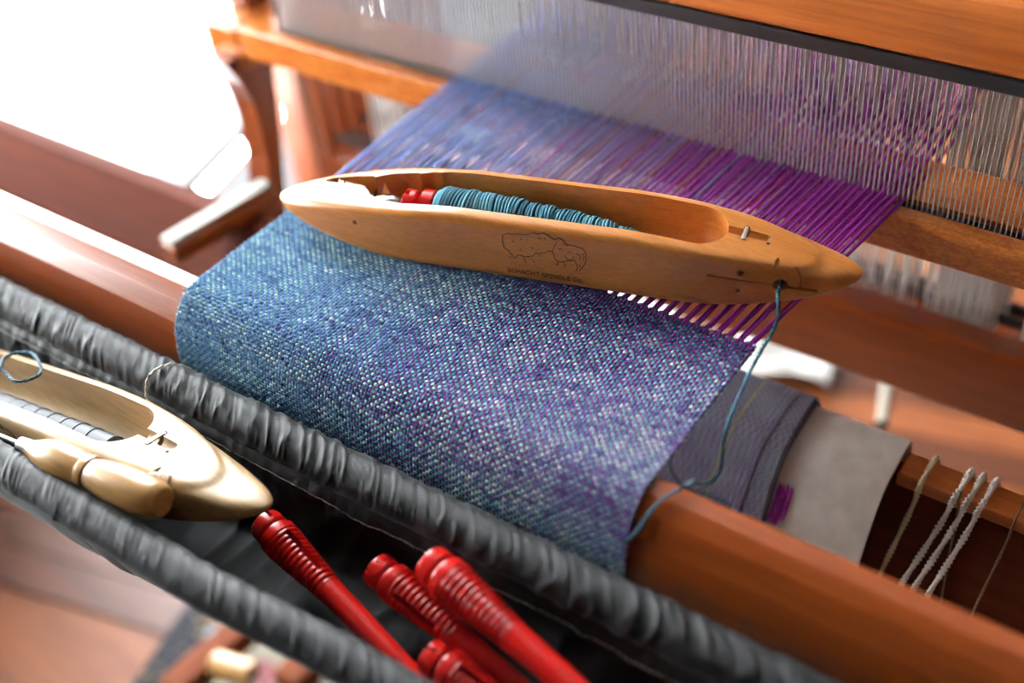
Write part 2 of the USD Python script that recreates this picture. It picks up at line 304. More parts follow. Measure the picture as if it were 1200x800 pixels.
# ------------------------------------------------------------------ harness frames with string heddles
for k in range(4):
    y = 0.352 + 0.020 * k; up = 0.003 * (-1) ** k
    sh = thing('shaft', (0, y, -0.21 + up), ['harness frame nearest the reed, hung with white string heddles', 'second harness frame behind the reed, hung with white string heddles', 'third harness frame behind the reed, hung with white string heddles', 'harness frame farthest from the reed, hung with white string heddles'][k], 'loom shaft', 'harness frames with white heddles behind the reed')
    part(sh, 'bottom_stick', box([-0.425, y - 0.005, -0.215 + up], [0.44, y + 0.005, -0.190 + up], 0.002), 'cherry')
    part(sh, 'top_stick', box([-0.425, y - 0.005, 0.185 + up], [0.44, y + 0.005, 0.210 + up], 0.002), 'cherry')
    for x in (-0.414, 0.414):
        part(sh, 'end_stick', box([x - 0.009, y - 0.005, -0.192 + up], [x + 0.009, y + 0.005, 0.187 + up], 0.002), 'cherry_z')
    for z in (-0.168, 0.172):
        part(sh, 'heddle_bar', box([-0.405, y - 0.001, z - 0.004 + up], [0.405, y + 0.001, z + 0.004 + up]), 'dark_metal', False)
    xs = list(np.linspace(-0.162 + 0.0032 * k, 0.168 + 0.0022 * k, 27)) + [-0.345 + 0.0055 * i + 0.001 * k for i in range(9)] + [0.186 + 0.0052 * i + 0.0013 * k for i in range(9)] + [0.255 + 0.009 * i + 0.002 * k for i in range(6)]
    for i, x in enumerate(xs):
        x += rng.normal() * 0.0008; g = 0.0008
        zb, zt = -0.175 + up + rng.normal() * 0.002, 0.178 + up
        sway = rng.normal() * 0.0015
        a = [(x + sway, y - 0.004, zb), (x - g, y - 0.0035, zb + 0.02), (x - 0.4 * g, y - 0.0005, -0.012 + up), (x - 1.3 * g, y, up), (x - 0.4 * g, y - 0.0005, 0.012 + up), (x - g, y - 0.003, zt)]
        b = [(x + sway, y + 0.004, zb), (x + g, y + 0.0035, zb + 0.02), (x + 0.4 * g, y + 0.0005, -0.012 + up), (x + 1.3 * g, y, up), (x + 0.4 * g, y + 0.0005, 0.012 + up), (x + g, y + 0.003, zt)]
        part(sh, 'heddle', cat(tube(a, 0.0010, 4), tube(b, 0.0010, 4), tube([a[0], (x + sway, y, zb - 0.004), b[0]], 0.0013, 4)), 'heddle_white', True)

# ------------------------------------------------------------------ the cloth being woven: every yarn is a tube
NE, DS = 144, 0.0022
FELL = 0.1075
prof = smooth_path([(FELL, 0, 0), (0.06, 0, 0), (0.012, 0, 0.0004), (-0.0002, 0, 0.0006), (-0.0118, 0, 0.0006), (-0.0215, 0, -0.0052), (-0.0298, 0, -0.0167), (-0.0334, 0, -0.0297), (-0.0360, 0, -0.0470), (-0.0372, 0, -0.0820), (-0.0370, 0, -0.105)], 400)[:, [0, 2]]
pd = np.r_[0, np.cumsum(np.linalg.norm(np.diff(prof, axis=0), axis=1))]
pt = np.gradient(prof, axis=0); pt /= np.linalg.norm(pt, axis=1, keepdims=True)
pn = np.stack([pt[:, 1], -pt[:, 0]], 1)
NP = int(pd[-1] / DS)
def on_cloth(s, h):
    y = np.interp(s, pd, prof[:, 0]); z = np.interp(s, pd, prof[:, 1]); ny = np.interp(s, pd, pn[:, 0]); nz = np.interp(s, pd, pn[:, 1])
    ext = np.maximum(-s, 0)
    return y + h * ny + ext, z + h * nz
xe = np.linspace(-0.1622, 0.1615, NE); xr = np.linspace(-0.1668, 0.1788, NE)
def ramp(t, stops):
    t = np.asarray(t); P = [s[0] for s in stops]; C = np.array([lin(s[1]) for s in stops])
    return np.stack([np.interp(t, P, C[:, k]) for k in range(3)], -1)
WARP = [(0.0, '#7594c8'), (0.18, '#6d86c0'), (0.36, '#6b6fb0'), (0.46, '#73529f'), (0.58, '#7c3896'), (0.72, '#86218c'), (1.0, '#8c1c8a')]
hue = rng.normal(size=NE) * 0.05
def tubes(C, R, col):
    """many equal tubes at once: C (n, k, 3) centre lines, R (n, k) radii with two in-plane axes per ring, col (n, k, 3)"""
    n, k, _ = C.shape; sd = 6
    T = np.gradient(C, axis=1); T /= np.linalg.norm(T, axis=2, keepdims=True)
    U = np.broadcast_to(np.array([0.0, 0.6, 0.8]), C.shape) + 0; U = np.where(np.abs((U * T).sum(2, keepdims=True)) > 0.97, np.array([1.0, 0, 0]), U)
    N = U - T * (U * T).sum(2, keepdims=True); N /= np.linalg.norm(N, axis=2, keepdims=True); B = np.cross(T, N)
    a = np.linspace(0, 2 * np.pi, sd, endpoint=False)
    V = C[:, :, None] + R[:, :, None, None] * (np.cos(a)[:, None] * N[:, :, None] + np.sin(a)[:, None] * B[:, :, None])
    idx = np.arange(n * k * sd).reshape(n, k, sd)
    p, q = idx[:, :-1], idx[:, 1:]
    q4 = np.stack([p, np.roll(p, -1, 2), np.roll(q, -1, 2), q], -1).reshape(-1, 4)
    F = np.vstack([q4[:, [0, 1, 2]], q4[:, [0, 2, 3]]])
    return trimesh.Trimesh(V.reshape(-1, 3), F, process=False), np.repeat(col[:, :, None], sd, 2).reshape(-1, 3)
cloth = thing('woven_cloth', (0, 0.03, -0.01), 'handwoven cloth shading from blue to purple, stretched on the loom', 'cloth')
# warp inside the cloth
K = NP * 5
S = np.broadcast_to(np.arange(K + 1) * DS / 5, (NE, K + 1))
ii = np.arange(NE)[:, None]
hw = 0.00052 * np.cos(np.pi * S / DS) * np.where(ii % 2 == 0, 1, -1)
wob = 0.00012 * (noise(np.stack([S * 160, ii * 3.7 + 0 * S, 0 * S], -1)) - 0.5) * 2
yw, zw = on_cloth(S, hw)
draw = 0.0006 * np.sin(S * 90)[...] * (xe / 0.16)[:, None]
Cw = np.stack([xe[:, None] + wob + draw * 0.5, yw, zw], -1)
tx = (xe - xe[0]) / (xe[-1] - xe[0])
def warp_col(tt, s, ii):
    n1 = noise(np.stack([ii * 0.37 + 0 * s, s * 22, 0 * s], -1), 3) - 0.5
    n2 = noise(np.stack([ii * 7.1 + 0 * s, s * 8, 5 + 0 * s], -1), 9)
    c = ramp(np.clip(tt + 0.10 * n1 + hue[np.broadcast_to(ii, s.shape).astype(int)], 0, 1), WARP)
    return c * (0.78 + 0.5 * n2)[..., None]
cw = warp_col(tx[:, None] + 0 * S, S, ii)
m, c = tubes(Cw, 0.00056 + 0.00010 * (1 + hw / 0.00052), cw)
part(cloth, 'warp_yarn', m, 'yarn', True, 'blue to purple lengthwise yarns in the cloth', 'stuff', c)
# weft inside the cloth
XS = 6
gx = np.linspace(-0.5, NE - 0.5, NE * XS + 1); X = np.interp(gx, np.arange(NE), xe, left=None, right=None)
X = X + np.where(gx < 0, gx * (xe[1] - xe[0]), 0) + np.where(gx > NE - 1, (gx - NE + 1) * (xe[1] - xe[0]), 0)
J = np.arange(NP)[:, None]; G = np.broadcast_to(gx, (NP, len(gx)))
hf = -0.00070 * np.cos(np.pi * G) * np.where(J % 2 == 0, 1, -1)
sj = (J * DS) + 0 * G + 0.00022 * (noise(np.stack([G * 0.35, J * 5.3 + 0 * G, 0 * G], -1)) - 0.5)
bundle = np.cos(2 * np.pi * (G - 1.0) / 3)
sj = sj + np.where(J == 0, -0.0010 * bundle, 0) + np.where(J == 1, -0.0006 * bundle, 0) + np.where(J == 2, -0.0003 * bundle, 0)
yf, zf = on_cloth(sj, hf)
yf = np.where(sj < 0, FELL - sj, yf)
Cf = np.stack([np.broadcast_to(X, G.shape), yf, zf], -1)
off = rng.random((NP, 1)) * 50
t1 = noise(np.stack([G * 0.21 + off, J * 2.9 + 0 * G, 0 * G], -1), 4)
t2 = noise(np.stack([G * 0.9 + off, J * 7.7 + 0 * G, 9 + 0 * G], -1), 5)
t3 = fbm(np.stack([X[None] * 14 + 0 * G, J * DS * 22 + 0 * G, 0 * G], -1), 3, 11)
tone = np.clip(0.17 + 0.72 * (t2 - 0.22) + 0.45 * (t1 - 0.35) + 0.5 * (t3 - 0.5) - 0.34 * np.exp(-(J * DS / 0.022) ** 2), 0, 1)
WEFT = [(0.0, '#2c4d70'), (0.25, '#467a96'), (0.5, '#6ea3ad'), (0.75, '#9fc6be'), (1.0, '#c8dcc8')]
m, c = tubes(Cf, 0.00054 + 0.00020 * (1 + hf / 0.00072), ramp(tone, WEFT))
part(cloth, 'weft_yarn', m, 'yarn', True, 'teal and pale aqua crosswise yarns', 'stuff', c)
# open warp from the fell through the reed to the back beam
sy = np.r_[[FELL - 0.0045, FELL - 0.0032, FELL - 0.0012, FELL + 0.001], np.linspace(FELL + 0.005, 0.135, 5), np.linspace(0.145, 0.335, 14), np.linspace(0.36, 0.44, 5), [0.55, 0.65, 0.775]]
Y = np.broadcast_to(sy, (NE, len(sy)))
f_ = np.clip((Y - FELL) / (YR - FELL), 0, None)
xo = xe[:, None] + (xr - xe)[:, None] * np.minimum(f_, 1.15)
bc = xo.reshape(NE // 3, 3, -1).mean(1).repeat(3, 0)
gather = 0.54 * np.clip((Y - FELL + 0.0035) / 0.0035, 0, 1) * np.clip(1 - (Y - 0.14) / 0.07, 0, 1)
xo = xo + (bc - xo) * gather
sgn = np.where(ii % 2 == 0, 1, -1)
zo = 0.0004 + 0.00085 * sgn * np.clip((Y - FELL) / 0.03, 0, 1) + sgn * 0.0035 * np.clip((Y - YR) / 0.08, 0, 1) * np.clip((0.70 - Y) / 0.3, 0, 1) - 0.0022 * np.clip((Y - 0.5) / 0.2, 0, 1)
xo = xo + 0.0005 * rng.normal(size=(NE, 1)) * np.clip((Y - 0.13) / 0.1, 0, 1)
WOPEN = [(0.0, '#8ea4d8'), (0.2, '#8a9dd2'), (0.36, '#8c90bf'), (0.48, '#8a76a6'), (0.6, '#875098'), (0.74, '#8e2a92'), (1.0, '#961d92')]
nz_ = noise(np.stack([ii * 5.1 + 0 * Y, Y * 30, 0 * Y], -1), 21); cs = ramp(np.clip(tx[:, None] + hue[:, None] * 1.6 + 0.12 * (nz_ - 0.5), 0, 1), WOPEN)
rust = (rng.random(NE) < 0.10) & (tx > 0.1) & (tx < 0.7)
cs = np.where(rust[:, None, None], cs * 0.45 + 0.55 * np.array(lin('#9a5f52')), cs) * (0.8 + 0.4 * nz_)[..., None]
m, c = tubes(np.stack([xo, Y, zo], -1), 0.00080 + 0.00042 * np.clip((Y - 0.16) / 0.08, 0, 1) * (Y < 0.46), cs)
part(cloth, 'open_warp', m, 'yarn', True, 'open warp yarns running to the reed', 'stuff', c)
# loose fibres: on the warp before the reed and along the left selvedge
fib, fc = [], []
for k in range(9000):
    e = int(rng.integers(NE)); y = 0.262 - abs(rng.normal()) * 0.045
    if y < 0.125: continue
    x = np.interp(y, sy, xo[e]); L = rng.uniform(0.002, 0.0055); a = rng.normal() * 0.9
    p0 = np.array([x, y, 0.0012]); p2 = p0 + np.array([math.sin(a) * L, math.cos(a) * L * 0.9, rng.uniform(-0.0003, 0.0012)]); p1 = (p0 + p2) / 2 + [rng.normal() * 0.0006, 0, rng.uniform(0.0002, 0.0009)]
    t_ = tube([p0, p1, p2], 0.00014, 3, False); fib.append(t_); fc.append(np.tile(np.clip(ramp([tx[e]], WOPEN)[0] * 1.15, 0, 1), (len(t_.vertices), 1)))
for k in range(260):
    s = rng.uniform(0.02, 0.13); y, z = on_cloth(np.array([s]), np.array([0.0])); L = rng.uniform(0.001, 0.003); a = rng.uniform(-1.2, 1.2)
    p0 = np.array([xe[0] - 0.0012, y[0], z[0]]); p2 = p0 + np.array([-math.cos(a) * L, math.sin(a) * L, rng.uniform(-0.0003, 0.001)]); p1 = (p0 + p2) / 2 + rng.normal(size=3) * 0.0004
    t_ = tube([p0, p1, p2], 0.00007, 3, False); fib.append(t_); fc.append(np.tile(lin('#86a3d2'), (len(t_.vertices), 1)))
part(cloth, 'fuzz', cat(*fib), 'yarn', True, None, 'stuff', np.vstack(fc))

# ------------------------------------------------------------------ boat shuttles
def shuttle_blank(nose=0.0):
    NS, NA, HL = 171, 72, 0.182
    u = np.linspace(-1, 1, NS); s = np.sign(u) * (1 - (1 - np.abs(u)) ** 1.6) * HL
    th = np.linspace(0, 2 * np.pi, NA, endpoint=False); V = []
    for si in s:
        a = abs(si)
        q = np.clip((a - 0.0794) / (HL - 0.0794), 0, 1); w = max(0.0263 * (1 - q ** 1.36) ** 0.45, 4e-4)
        qt = np.clip((a - 0.0502) / (HL - 0.0502), 0, 1); zt = 0.0204 + 0.0206 * (1 - qt ** 1.3) ** 0.6727
        qb = np.clip((a - 0.0912) / (HL - 0.0912), 0, 1); zb = 0.0204 * (1 - (1 - qb ** 1.556) ** 0.532)
        zc, h = (zt + zb) / 2, max((zt - zb) / 2, 4e-4); n = 2.3 + 6 * (1 - np.clip((a - 0.11) / 0.07, 0, 1))
        c, d = np.cos(th), np.sin(th); s2 = si + nose * np.clip((si - 0.135) / 0.047, 0, 1)
        V.append(np.stack([np.full(NA, s2), np.sign(c) * np.abs(c) ** (2 / n) * w, (zc + np.sign(d) * np.abs(d) ** (2 / n) * h) * 1.034], 1))
    V = np.concatenate(V); i, j = np.meshgrid(np.arange(NS - 1), np.arange(NA), indexing='ij'); j2 = (j + 1) % NA
    edge = 0.157 + nose * 0.4 - 70 * (V[:, 1] + 0.003) ** 2; step = np.clip((V[:, 0] - edge) / 0.005, 0, 1); step = step * step * (3 - 2 * step)
    V[:, 2] -= 0.0013 * step * np.clip((V[:, 2] - 0.0215) / 0.006, 0, 1) * np.clip((HL + nose - V[:, 0]) / 0.02, 0, 1)
    F = np.vstack([np.stack([i * NA + j, (i + 1) * NA + j2, i * NA + j2], -1).reshape(-1, 3), np.stack([i * NA + j, (i + 1) * NA + j, (i + 1) * NA + j2], -1).reshape(-1, 3)])
    k = len(V); V = np.vstack([V, [[-HL - 0.0002, 0, 0.021], [HL + nose + 0.0002, 0, 0.021]]]); e = np.arange(NA); e2 = (e + 1) % NA
    F = np.vstack([F, np.stack([np.full(NA, k), e, e2], 1), np.stack([np.full(NA, k + 1), (NS - 1) * NA + e2, (NS - 1) * NA + e], 1)])
    m = trimesh.Trimesh(V, F, process=False)
    if m.volume < 0: m.invert()
    return m
def sph(x, y, z, r, n=24): return mf.Manifold.sphere(r, n).translate([x, y, z])
def hull(*ms): return mf.Manifold.batch_hull(list(ms))
def cyl(A, B, r, n=20): return mani(lathe([(0, 0), (0, r), (np.linalg.norm(np.subtract(B, A)), r), (np.linalg.norm(np.subtract(B, A)), 0)], A, B, n))
def plan(poly, z0, z1): return mani(prism(poly, 'z', z0, z1))
def shuttle_body(nose):
    b = mani(shuttle_blank(nose))
    R = 0.0178; c0 = 0.0008
    cav = hull(sph(-0.068, c0, 0.026, R, 40), sph(0.0885, c0, 0.026, R, 40), sph(-0.068, c0, 0.070, R, 40), sph(0.0885, c0, 0.070, R, 40))
    left = Polygon([(-0.060, 0.0174), (-0.080, 0.0174), (-0.0895, 0.0152), (-0.1000, 0.0030), (-0.1080, 0.0036), (-0.1165, 0.0068), (-0.118, 0.0122), (-0.130, 0.0124), (-0.1490, 0.0112), (-0.1530, 0.0090), (-0.1515, 0.0066), (-0.138, 0.0034), (-0.1230, 0.0014), (-0.1170, -0.0030), (-0.1120, -0.0090), (-0.1030, -0.0140), (-0.088, -0.0170), (-0.060, -0.0170)]).buffer(-0.0008).buffer(0.0022, quad_segs=6).buffer(-0.0014, quad_segs=6)
    scoop = hull(*[sph(x, y, z, 0.0006, 8) for x, y, z in ((-0.1170, 0.0140, 0.050), (-0.0890, 0.0160, 0.050), (-0.1165, 0.0072, 0.020), (-0.1000, 0.0036, 0.018), (-0.0895, 0.0150, 0.020), (-0.100, 0.003, 0.05), (-0.116, 0.005, 0.05))])
    chan = hull(sph(0.095, 0.0022, 0.046, 0.0032), sph(0.1275, 0.0022, 0.0420, 0.0032), sph(0.095, 0.0022, 0.036, 0.0032), sph(0.1275, 0.0022, 0.0345, 0.0032))
    pin = hull(cyl((0.1160, 0.0075, 0.029), (0.1160, 0.0075, 0.05), 0.0017), cyl((0.1160, -0.0030, 0.029), (0.1160, -0.0030, 0.05), 0.0017))
    b = b - cav - plan(left, 0.012, 0.07) - scoop - chan - pin
    b = b - cyl((-0.1183, -0.04, 0.0247), (-0.1183, -0.004, 0.0247), 0.0014) - cyl((0.1185, -0.04, 0.0270), (0.1185, -0.010, 0.0270), 0.0019) - cyl((0.1176, -0.04, 0.0148), (0.1176, -0.012, 0.0148), 0.0011)
    b = b - cyl((0.1368, -0.03, 0.0332), (0.1368, -0.006, 0.0310), 0.0014) - cyl((0.1296, -0.0021, 0.050), (0.1296, -0.0021, 0.026), 0.0010) - cyl((0.1400, -0.04, 0.0200), (0.1400, -0.008, 0.0200), 0.0041, 28)
    b = b - hull(cyl((0.1035, -0.04, 0.0239), (0.1035, -0.016, 0.0239), 0.0007), cyl((0.1390, -0.04, 0.0200), (0.1390, -0.012, 0.0200), 0.0004)) - hull(cyl((0.1010, -0.04, 0.0242), (0.1010, -0.018, 0.0242), 0.0010), cyl((0.1060, -0.04, 0.0236), (0.1060, -0.018, 0.0236), 0.0009))
    b = b - hull(cyl((0.1400, -0.04, 0.0196), (0.1400, -0.011, 0.0196), 0.0011), cyl((0.1590, -0.04, 0.0158), (0.1590, -0.010, 0.0158), 0.0009))
    sl = [(0.1440, -0.0125, 0.0345), (0.1475, -0.0155, 0.0300), (0.1500, -0.0170, 0.0250), (0.1512, -0.0170, 0.0175)]
    for p, q in zip(sl[:-1], sl[1:]): b = b - hull(sph(*p, 0.0009, 10), sph(*q, 0.0009, 10), sph(p[0], p[1] - 0.008, p[2] + 0.003, 0.0009, 10), sph(q[0], q[1] - 0.008, q[2] + 0.003, 0.0009, 10))
    return tri(b)
def logo(words, dark):
    """line drawing of a woolly bison burned into the side, with the maker's words below"""
    raw = [[(170, 190), (173, 168), (190, 160), (210, 157), (250, 161), (290, 160), (320, 166), (350, 165), (375, 158), (400, 155), (415, 163), (430, 165), (450, 160), (470, 158), (487, 168), (500, 175), (510, 186), (520, 190), (545, 205), (560, 196), (580, 195), (597, 205), (610, 215), (625, 232), (640, 240), (665, 245), (690, 252), (712, 258), (730, 265), (745, 278), (755, 295), (757, 330), (752, 352), (745, 370), (733, 388), (720, 400), (705, 415)],
           [(170, 190), (166, 210), (168, 230), (174, 247), (185, 260), (195, 267), (205, 270), (212, 288), (225, 300), (235, 315), (245, 325), (258, 318), (270, 305), (285, 304), (300, 308), (315, 318), (330, 315), (345, 317), (360, 312), (373, 314), (385, 308), (400, 290)],
           [(400, 290), (415, 296), (430, 300), (442, 292), (455, 290), (472, 292), (490, 280), (505, 284), (520, 280), (526, 297), (530, 310), (534, 328), (545, 345), (565, 353), (590, 355), (615, 347), (640, 350), (655, 348), (670, 345), (680, 356), (685, 370), (692, 384), (690, 400), (684, 410), (678, 420)],
           [(560, 220), (546, 236), (540, 250), (530, 262), (525, 275)], [(600, 230), (620, 243), (640, 245)], [(205, 313), (215, 320)], [(310, 325), (316, 343), (320, 360)], [(375, 338), (385, 360)], [(420, 318), (426, 306)], [(545, 362), (541, 374), (552, 378), (560, 371), (550, 352)], [(600, 357), (596, 372), (603, 388), (610, 378)],
           [(690, 298), (703, 306), (720, 318), (712, 330), (710, 345)], [(610, 313), (614, 326), (622, 336), (636, 341), (650, 345), (662, 335), (670, 318)], [(735, 300), (742, 322), (735, 345)], [(712, 372), (706, 385), (716, 392)],
           [(240, 205), (252, 215)], [(300, 190), (312, 200)], [(350, 195), (346, 208)], [(430, 185), (440, 198), (452, 190)], [(470, 190), (480, 205)], [(370, 250), (382, 262)], [(290, 260), (300, 272)], [(565, 275), (575, 262), (590, 270)], [(640, 285), (652, 295)]]
    def sz(cx, cy):
        u, v = 560 + cx / 6, 250 + cy / 6
        return (-0.02 + (u - 588) * 0.000517, 0.0352 - (v - 275 - (u - 588) * 0.15) * 0.00064)
    g = [LineString([sz(*p) for p in l]).buffer(0.00021 if k < 3 else 0.00017, quad_segs=2) for k, l in enumerate(raw)]
    if dark: g.append(Polygon([sz(*p) for p in [(560, 300), (600, 320), (640, 300), (680, 330), (735, 320), (730, 380), (712, 372), (705, 408), (690, 380), (672, 405), (655, 372), (630, 398), (610, 365), (585, 385), (560, 360)]]))
    art = unary_union(g)
    ms = [trimesh.creation.extrude_polygon(p, 0.0006, engine='earcut') for p in getattr(art, 'geoms', [art])]
    if words:
        t = text_mesh('SCHACHT SPINDLE Co.', 0.0030, 0.0006); w = t.bounds[1][0] - t.bounds[0][0]
        t.vertices[:, 0] = -0.0190 + (t.vertices[:, 0] - t.bounds[0][0]) * 0.0470 / w; t.vertices[:, 1] += 0.0066; ms.append(t)
    m = cat(*ms); v = m.vertices
    return trimesh.Trimesh(np.stack([v[:, 0], -0.02588 - v[:, 2], v[:, 1]], 1), m.faces, process=False)
def spring(A, B, r, wire, turns):
    A, B = np.array(A, float), np.array(B, float); t = np.linspace(0, 1, turns * 12); T = (B - A) / np.linalg.norm(B - A)
    n = np.cross(T, [0, 0, 1.0]); n /= np.linalg.norm(n); b = np.cross(T, n); a = t * turns * 2 * np.pi
    return tube(A + t[:, None] * (B - A) + r * (np.cos(a)[:, None] * n + np.sin(a)[:, None] * b), wire, 5)
# the beech shuttle on the cloth
SA = math.atan2(0.2692, 0.9631); SAX = np.array([math.cos(SA), math.sin(SA), 0]); SN = np.array([-math.sin(SA), math.cos(SA), 0]); SC = np.array([0.0209, 0.1183, 0.0016])
def on_shuttle(m):
    m = tri(m); v = np.asarray(m.vertices); return trimesh.Trimesh(SC + v[:, :1] * SAX + v[:, 1:2] * SN + v[:, 2:3] * np.array([0, 0, 1.0]), m.faces, process=False)
MAT_L = []
def shuttle_parts(root, place, wood_name, nose, words, dark, eyelet):
    part(root, 'body', place(shuttle_body(nose)), wood_name, 32)
    part(root, 'burned_mark', place(logo(words, dark)), 'burn', False, 'burned line drawing of a woolly bison' + (' with words below' if words else ''))
    part(root, 'tension_pin', place(cat(box([0.1148, -0.0040, 0.0355], [0.1172, 0.0078, 0.0368], 0.0004), cyl((0.116, 0.0075, 0.030), (0.116, 0.0075, 0.036), 0.0009, 10))), 'steel')
    part(root, 'hinge_pin', place(cat(cyl((-0.1183, -0.0202, 0.0247), (-0.1183, 0.016, 0.0247), 0.0012, 14))), 'dark_metal')
    part(root, 'spindle_base', place(cat(lathe([(0, 0), (0, 0.0045), (0.006, 0.0058), (0.014, 0.0058), (0.018, 0.004), (0.018, 0)], (-0.1150, -0.0020, 0.0240), (-0.0950, 0.0000, 0.0255)), spring((-0.1430, 0.0072, 0.0305), (-0.124, 0.0062, 0.0285), 0.0018, 0.0004, 9))), 'steel')
    if eyelet:
        ring = trimesh.creation.torus(0.0034, 0.0008, 28, 10); ring.apply_transform(np.diag([1.25, 1, 1, 1])); ring.apply_transform(rot([1, 0, 0], 0.95)); ring.apply_transform(rot([0, 0, 1], 0.40)); ring.apply_translation([0.1380, -0.0188, 0.0292])
        part(root, 'eyelet', place(ring), 'white_plastic', True, 'white ring eyelet')
sh1 = thing('boat_shuttle', SC, 'honey coloured wooden boat shuttle lying across the cloth', 'shuttle')
shuttle_parts(sh1, on_shuttle, 'beech', 0.0, True, False, False)
# pirn in its cavity, wound with teal yarn
A0, B0 = np.array([-0.0935, 0.0000, 0.0262]), np.array([0.064, 0.0005, 0.0215])
pir = thing('pirn', SC, 'red pirn wound with teal yarn inside the honey coloured shuttle', 'pirn')
hd = mani(lathe([(0, 0), (0, 0.0085), (0.001, 0.0098), (0.0075, 0.0098), (0.0085, 0.0088), (0.0085, 0.0058), (0.0125, 0.0058), (0.0125, 0.0112), (0.0195, 0.0112), (0.0210, 0.0095), (0.0210, 0)], A0, B0, 44)) - mani(box([-0.0946, -0.0022, 0.030], [-0.0890, 0.0020, 0.040]))
part(pir, 'head', on_shuttle(hd), 'red_plastic', 35)
part(pir, 'shank', on_shuttle(lathe([(0, 0), (0, 0.0080), (0.09, 0.0036), (0.14, 0.0030), (0.141, 0)], A0 + (B0 - A0) * 0.13, B0 + (B0 - A0) * 0.02)), 'red_plastic', 35)
T_ = (B0 - A0) / np.linalg.norm(B0 - A0); U_ = np.cross(T_, [0, 1, 0]); U_ /= np.linalg.norm(U_); W_ = np.cross(T_, U_)
turns = 66; tt = np.linspace(0, 1, turns * 26); rr = np.interp(tt, [0, 0.05, 0.35, 0.8, 1], [0.0128, 0.0142, 0.0132, 0.0092, 0.0040]) + 0.0009 * (noise(np.stack([tt * 38, 0 * tt, 0 * tt], -1), 2) - 0.5) * 2
ss = 0.0222 + 0.127 * tt + 0.0016 * np.sin(tt * turns * 2 * np.pi + 6 * noise(np.stack([tt * 9, 0 * tt, 0 * tt], -1), 12)) + 0.0012 * (noise(np.stack([tt * 120, 3 + 0 * tt, 0 * tt], -1), 8) - 0.5)
aa = tt * turns * 2 * np.pi
hel = A0 + ss[:, None] * T_ + rr[:, None] * (np.cos(aa)[:, None] * U_ + np.sin(aa)[:, None] * W_)
hc = ramp(np.clip(0.15 + 0.7 * noise(np.stack([tt * 46, 0 * tt, 7 + 0 * tt], -1), 5), 0, 1), [(0, '#264f66'), (0.5, '#3f7a8e'), (1, '#6aa0a8')])
ht = tube(hel, 0.00108, 6, False)
part(pir, 'wound_yarn', on_shuttle(cat(ht)), 'yarn', True, 'teal yarn wound on the pirn', None, np.repeat(hc, 6, 0))
part(pir, 'yarn_core', on_shuttle(lathe([(0, 0), (0, 0.0120), (0.045, 0.0122), (0.1, 0.0078), (0.126, 0.0034), (0.1265, 0)], A0 + 0.0218 * T_, B0)), 'teal_yarn', True)
# yarn that leaves the shuttle, hangs past the selvedge and runs to the cloth edge on the beam
tail = smooth_path([on_shuttle(trimesh.Trimesh([[0.1400, -0.0100, 0.0198]], [])).vertices[0], on_shuttle(trimesh.Trimesh([[0.1400, -0.0205, 0.0196]], [])).vertices[0], (0.1648, 0.1262, 0.0215), (0.1665, 0.1240, 0.0177), (0.1700, 0.0978, 0.0090), (0.1735, 0.0700, 0.0070), (0.1765, 0.0485, 0.0025), (0.1780, 0.0395, -0.0036), (0.1795, 0.0354, -0.0150), (0.1795, 0.0302, -0.0217), (0.1775, 0.0215, -0.0200), (0.1785, 0.0060, -0.0030), (0.1790, -0.0012, 0.0014), (0.1725, -0.0140, 0.0000), (0.1680, -0.0250, -0.0090), (0.1650, -0.0305, -0.0155), (0.1610, -0.0330, -0.0200)], 110)
single('yarn_tail', twisted(tail, 0.00135, 300), 'teal_yarn', 'teal yarn hanging from the shuttle eye to the cloth edge', 'yarn', True)
loose = smooth_path([(0.1640, 0.012, 0.0035), (0.1650, 0.009, -0.0060), (0.1720, 0.0070, -0.0100), (0.1871, 0.0060, -0.0066), (0.1979, 0.0058, -0.0079), (0.2000, 0.0058, -0.0150)], 50)
single('loose_thread', twisted(loose, 0.0009, 330), 'teal_dark', 'short dark loose thread behind the breast beam by the cloth edge', 'thread', True)

# the pale maple shuttle in the bag
LR = np.array([[0.9839, 0.0140, -0.1780], [0.0217, 0.9801, 0.1973], [0.1772, -0.1979, 0.9641]]); eye0 = np.array([0.3646, -0.3468, 0.4478])
LK = 1.10; LT = eye0 + LK * (np.array([-0.1626, -0.1398, -0.0275]) - eye0)
def in_bag(m):
    m = tri(m); return trimesh.Trimesh(np.asarray(m.vertices) @ LR.T * LK + LT, m.faces, process=False)
sh2 = thing('boat_shuttle', LT, 'pale maple boat shuttle resting in the black bag', 'shuttle')
shuttle_parts(sh2, in_bag, 'maple', 0.015, False, True, True)
q = thing('pirn', LT, 'grey pirn with dark rings inside the pale maple shuttle', 'pirn')
part(q, 'tube', in_bag(lathe([(0, 0), (0, 0.0090), (0.146, 0.0080), (0.147, 0.0070), (0.147, 0)], (-0.070, 0.0008, 0.0190), (0.0900, 0.0008, 0.0185))), 'grey_plastic', 30)
for k in range(11):
    r0 = 0.0090 - 0.001 * (0.006 + 0.0125 * k) / 0.165
    rg = trimesh.creation.torus(r0, 0.00028, 32, 6); rg.apply_transform(rot([0, 1, 0], math.pi / 2)); rg.apply_translation([-0.066 + 0.0125 * k, 0.0008, 0.0188])
    part(q, 'ring', in_bag(rg), 'frame_dark', True)
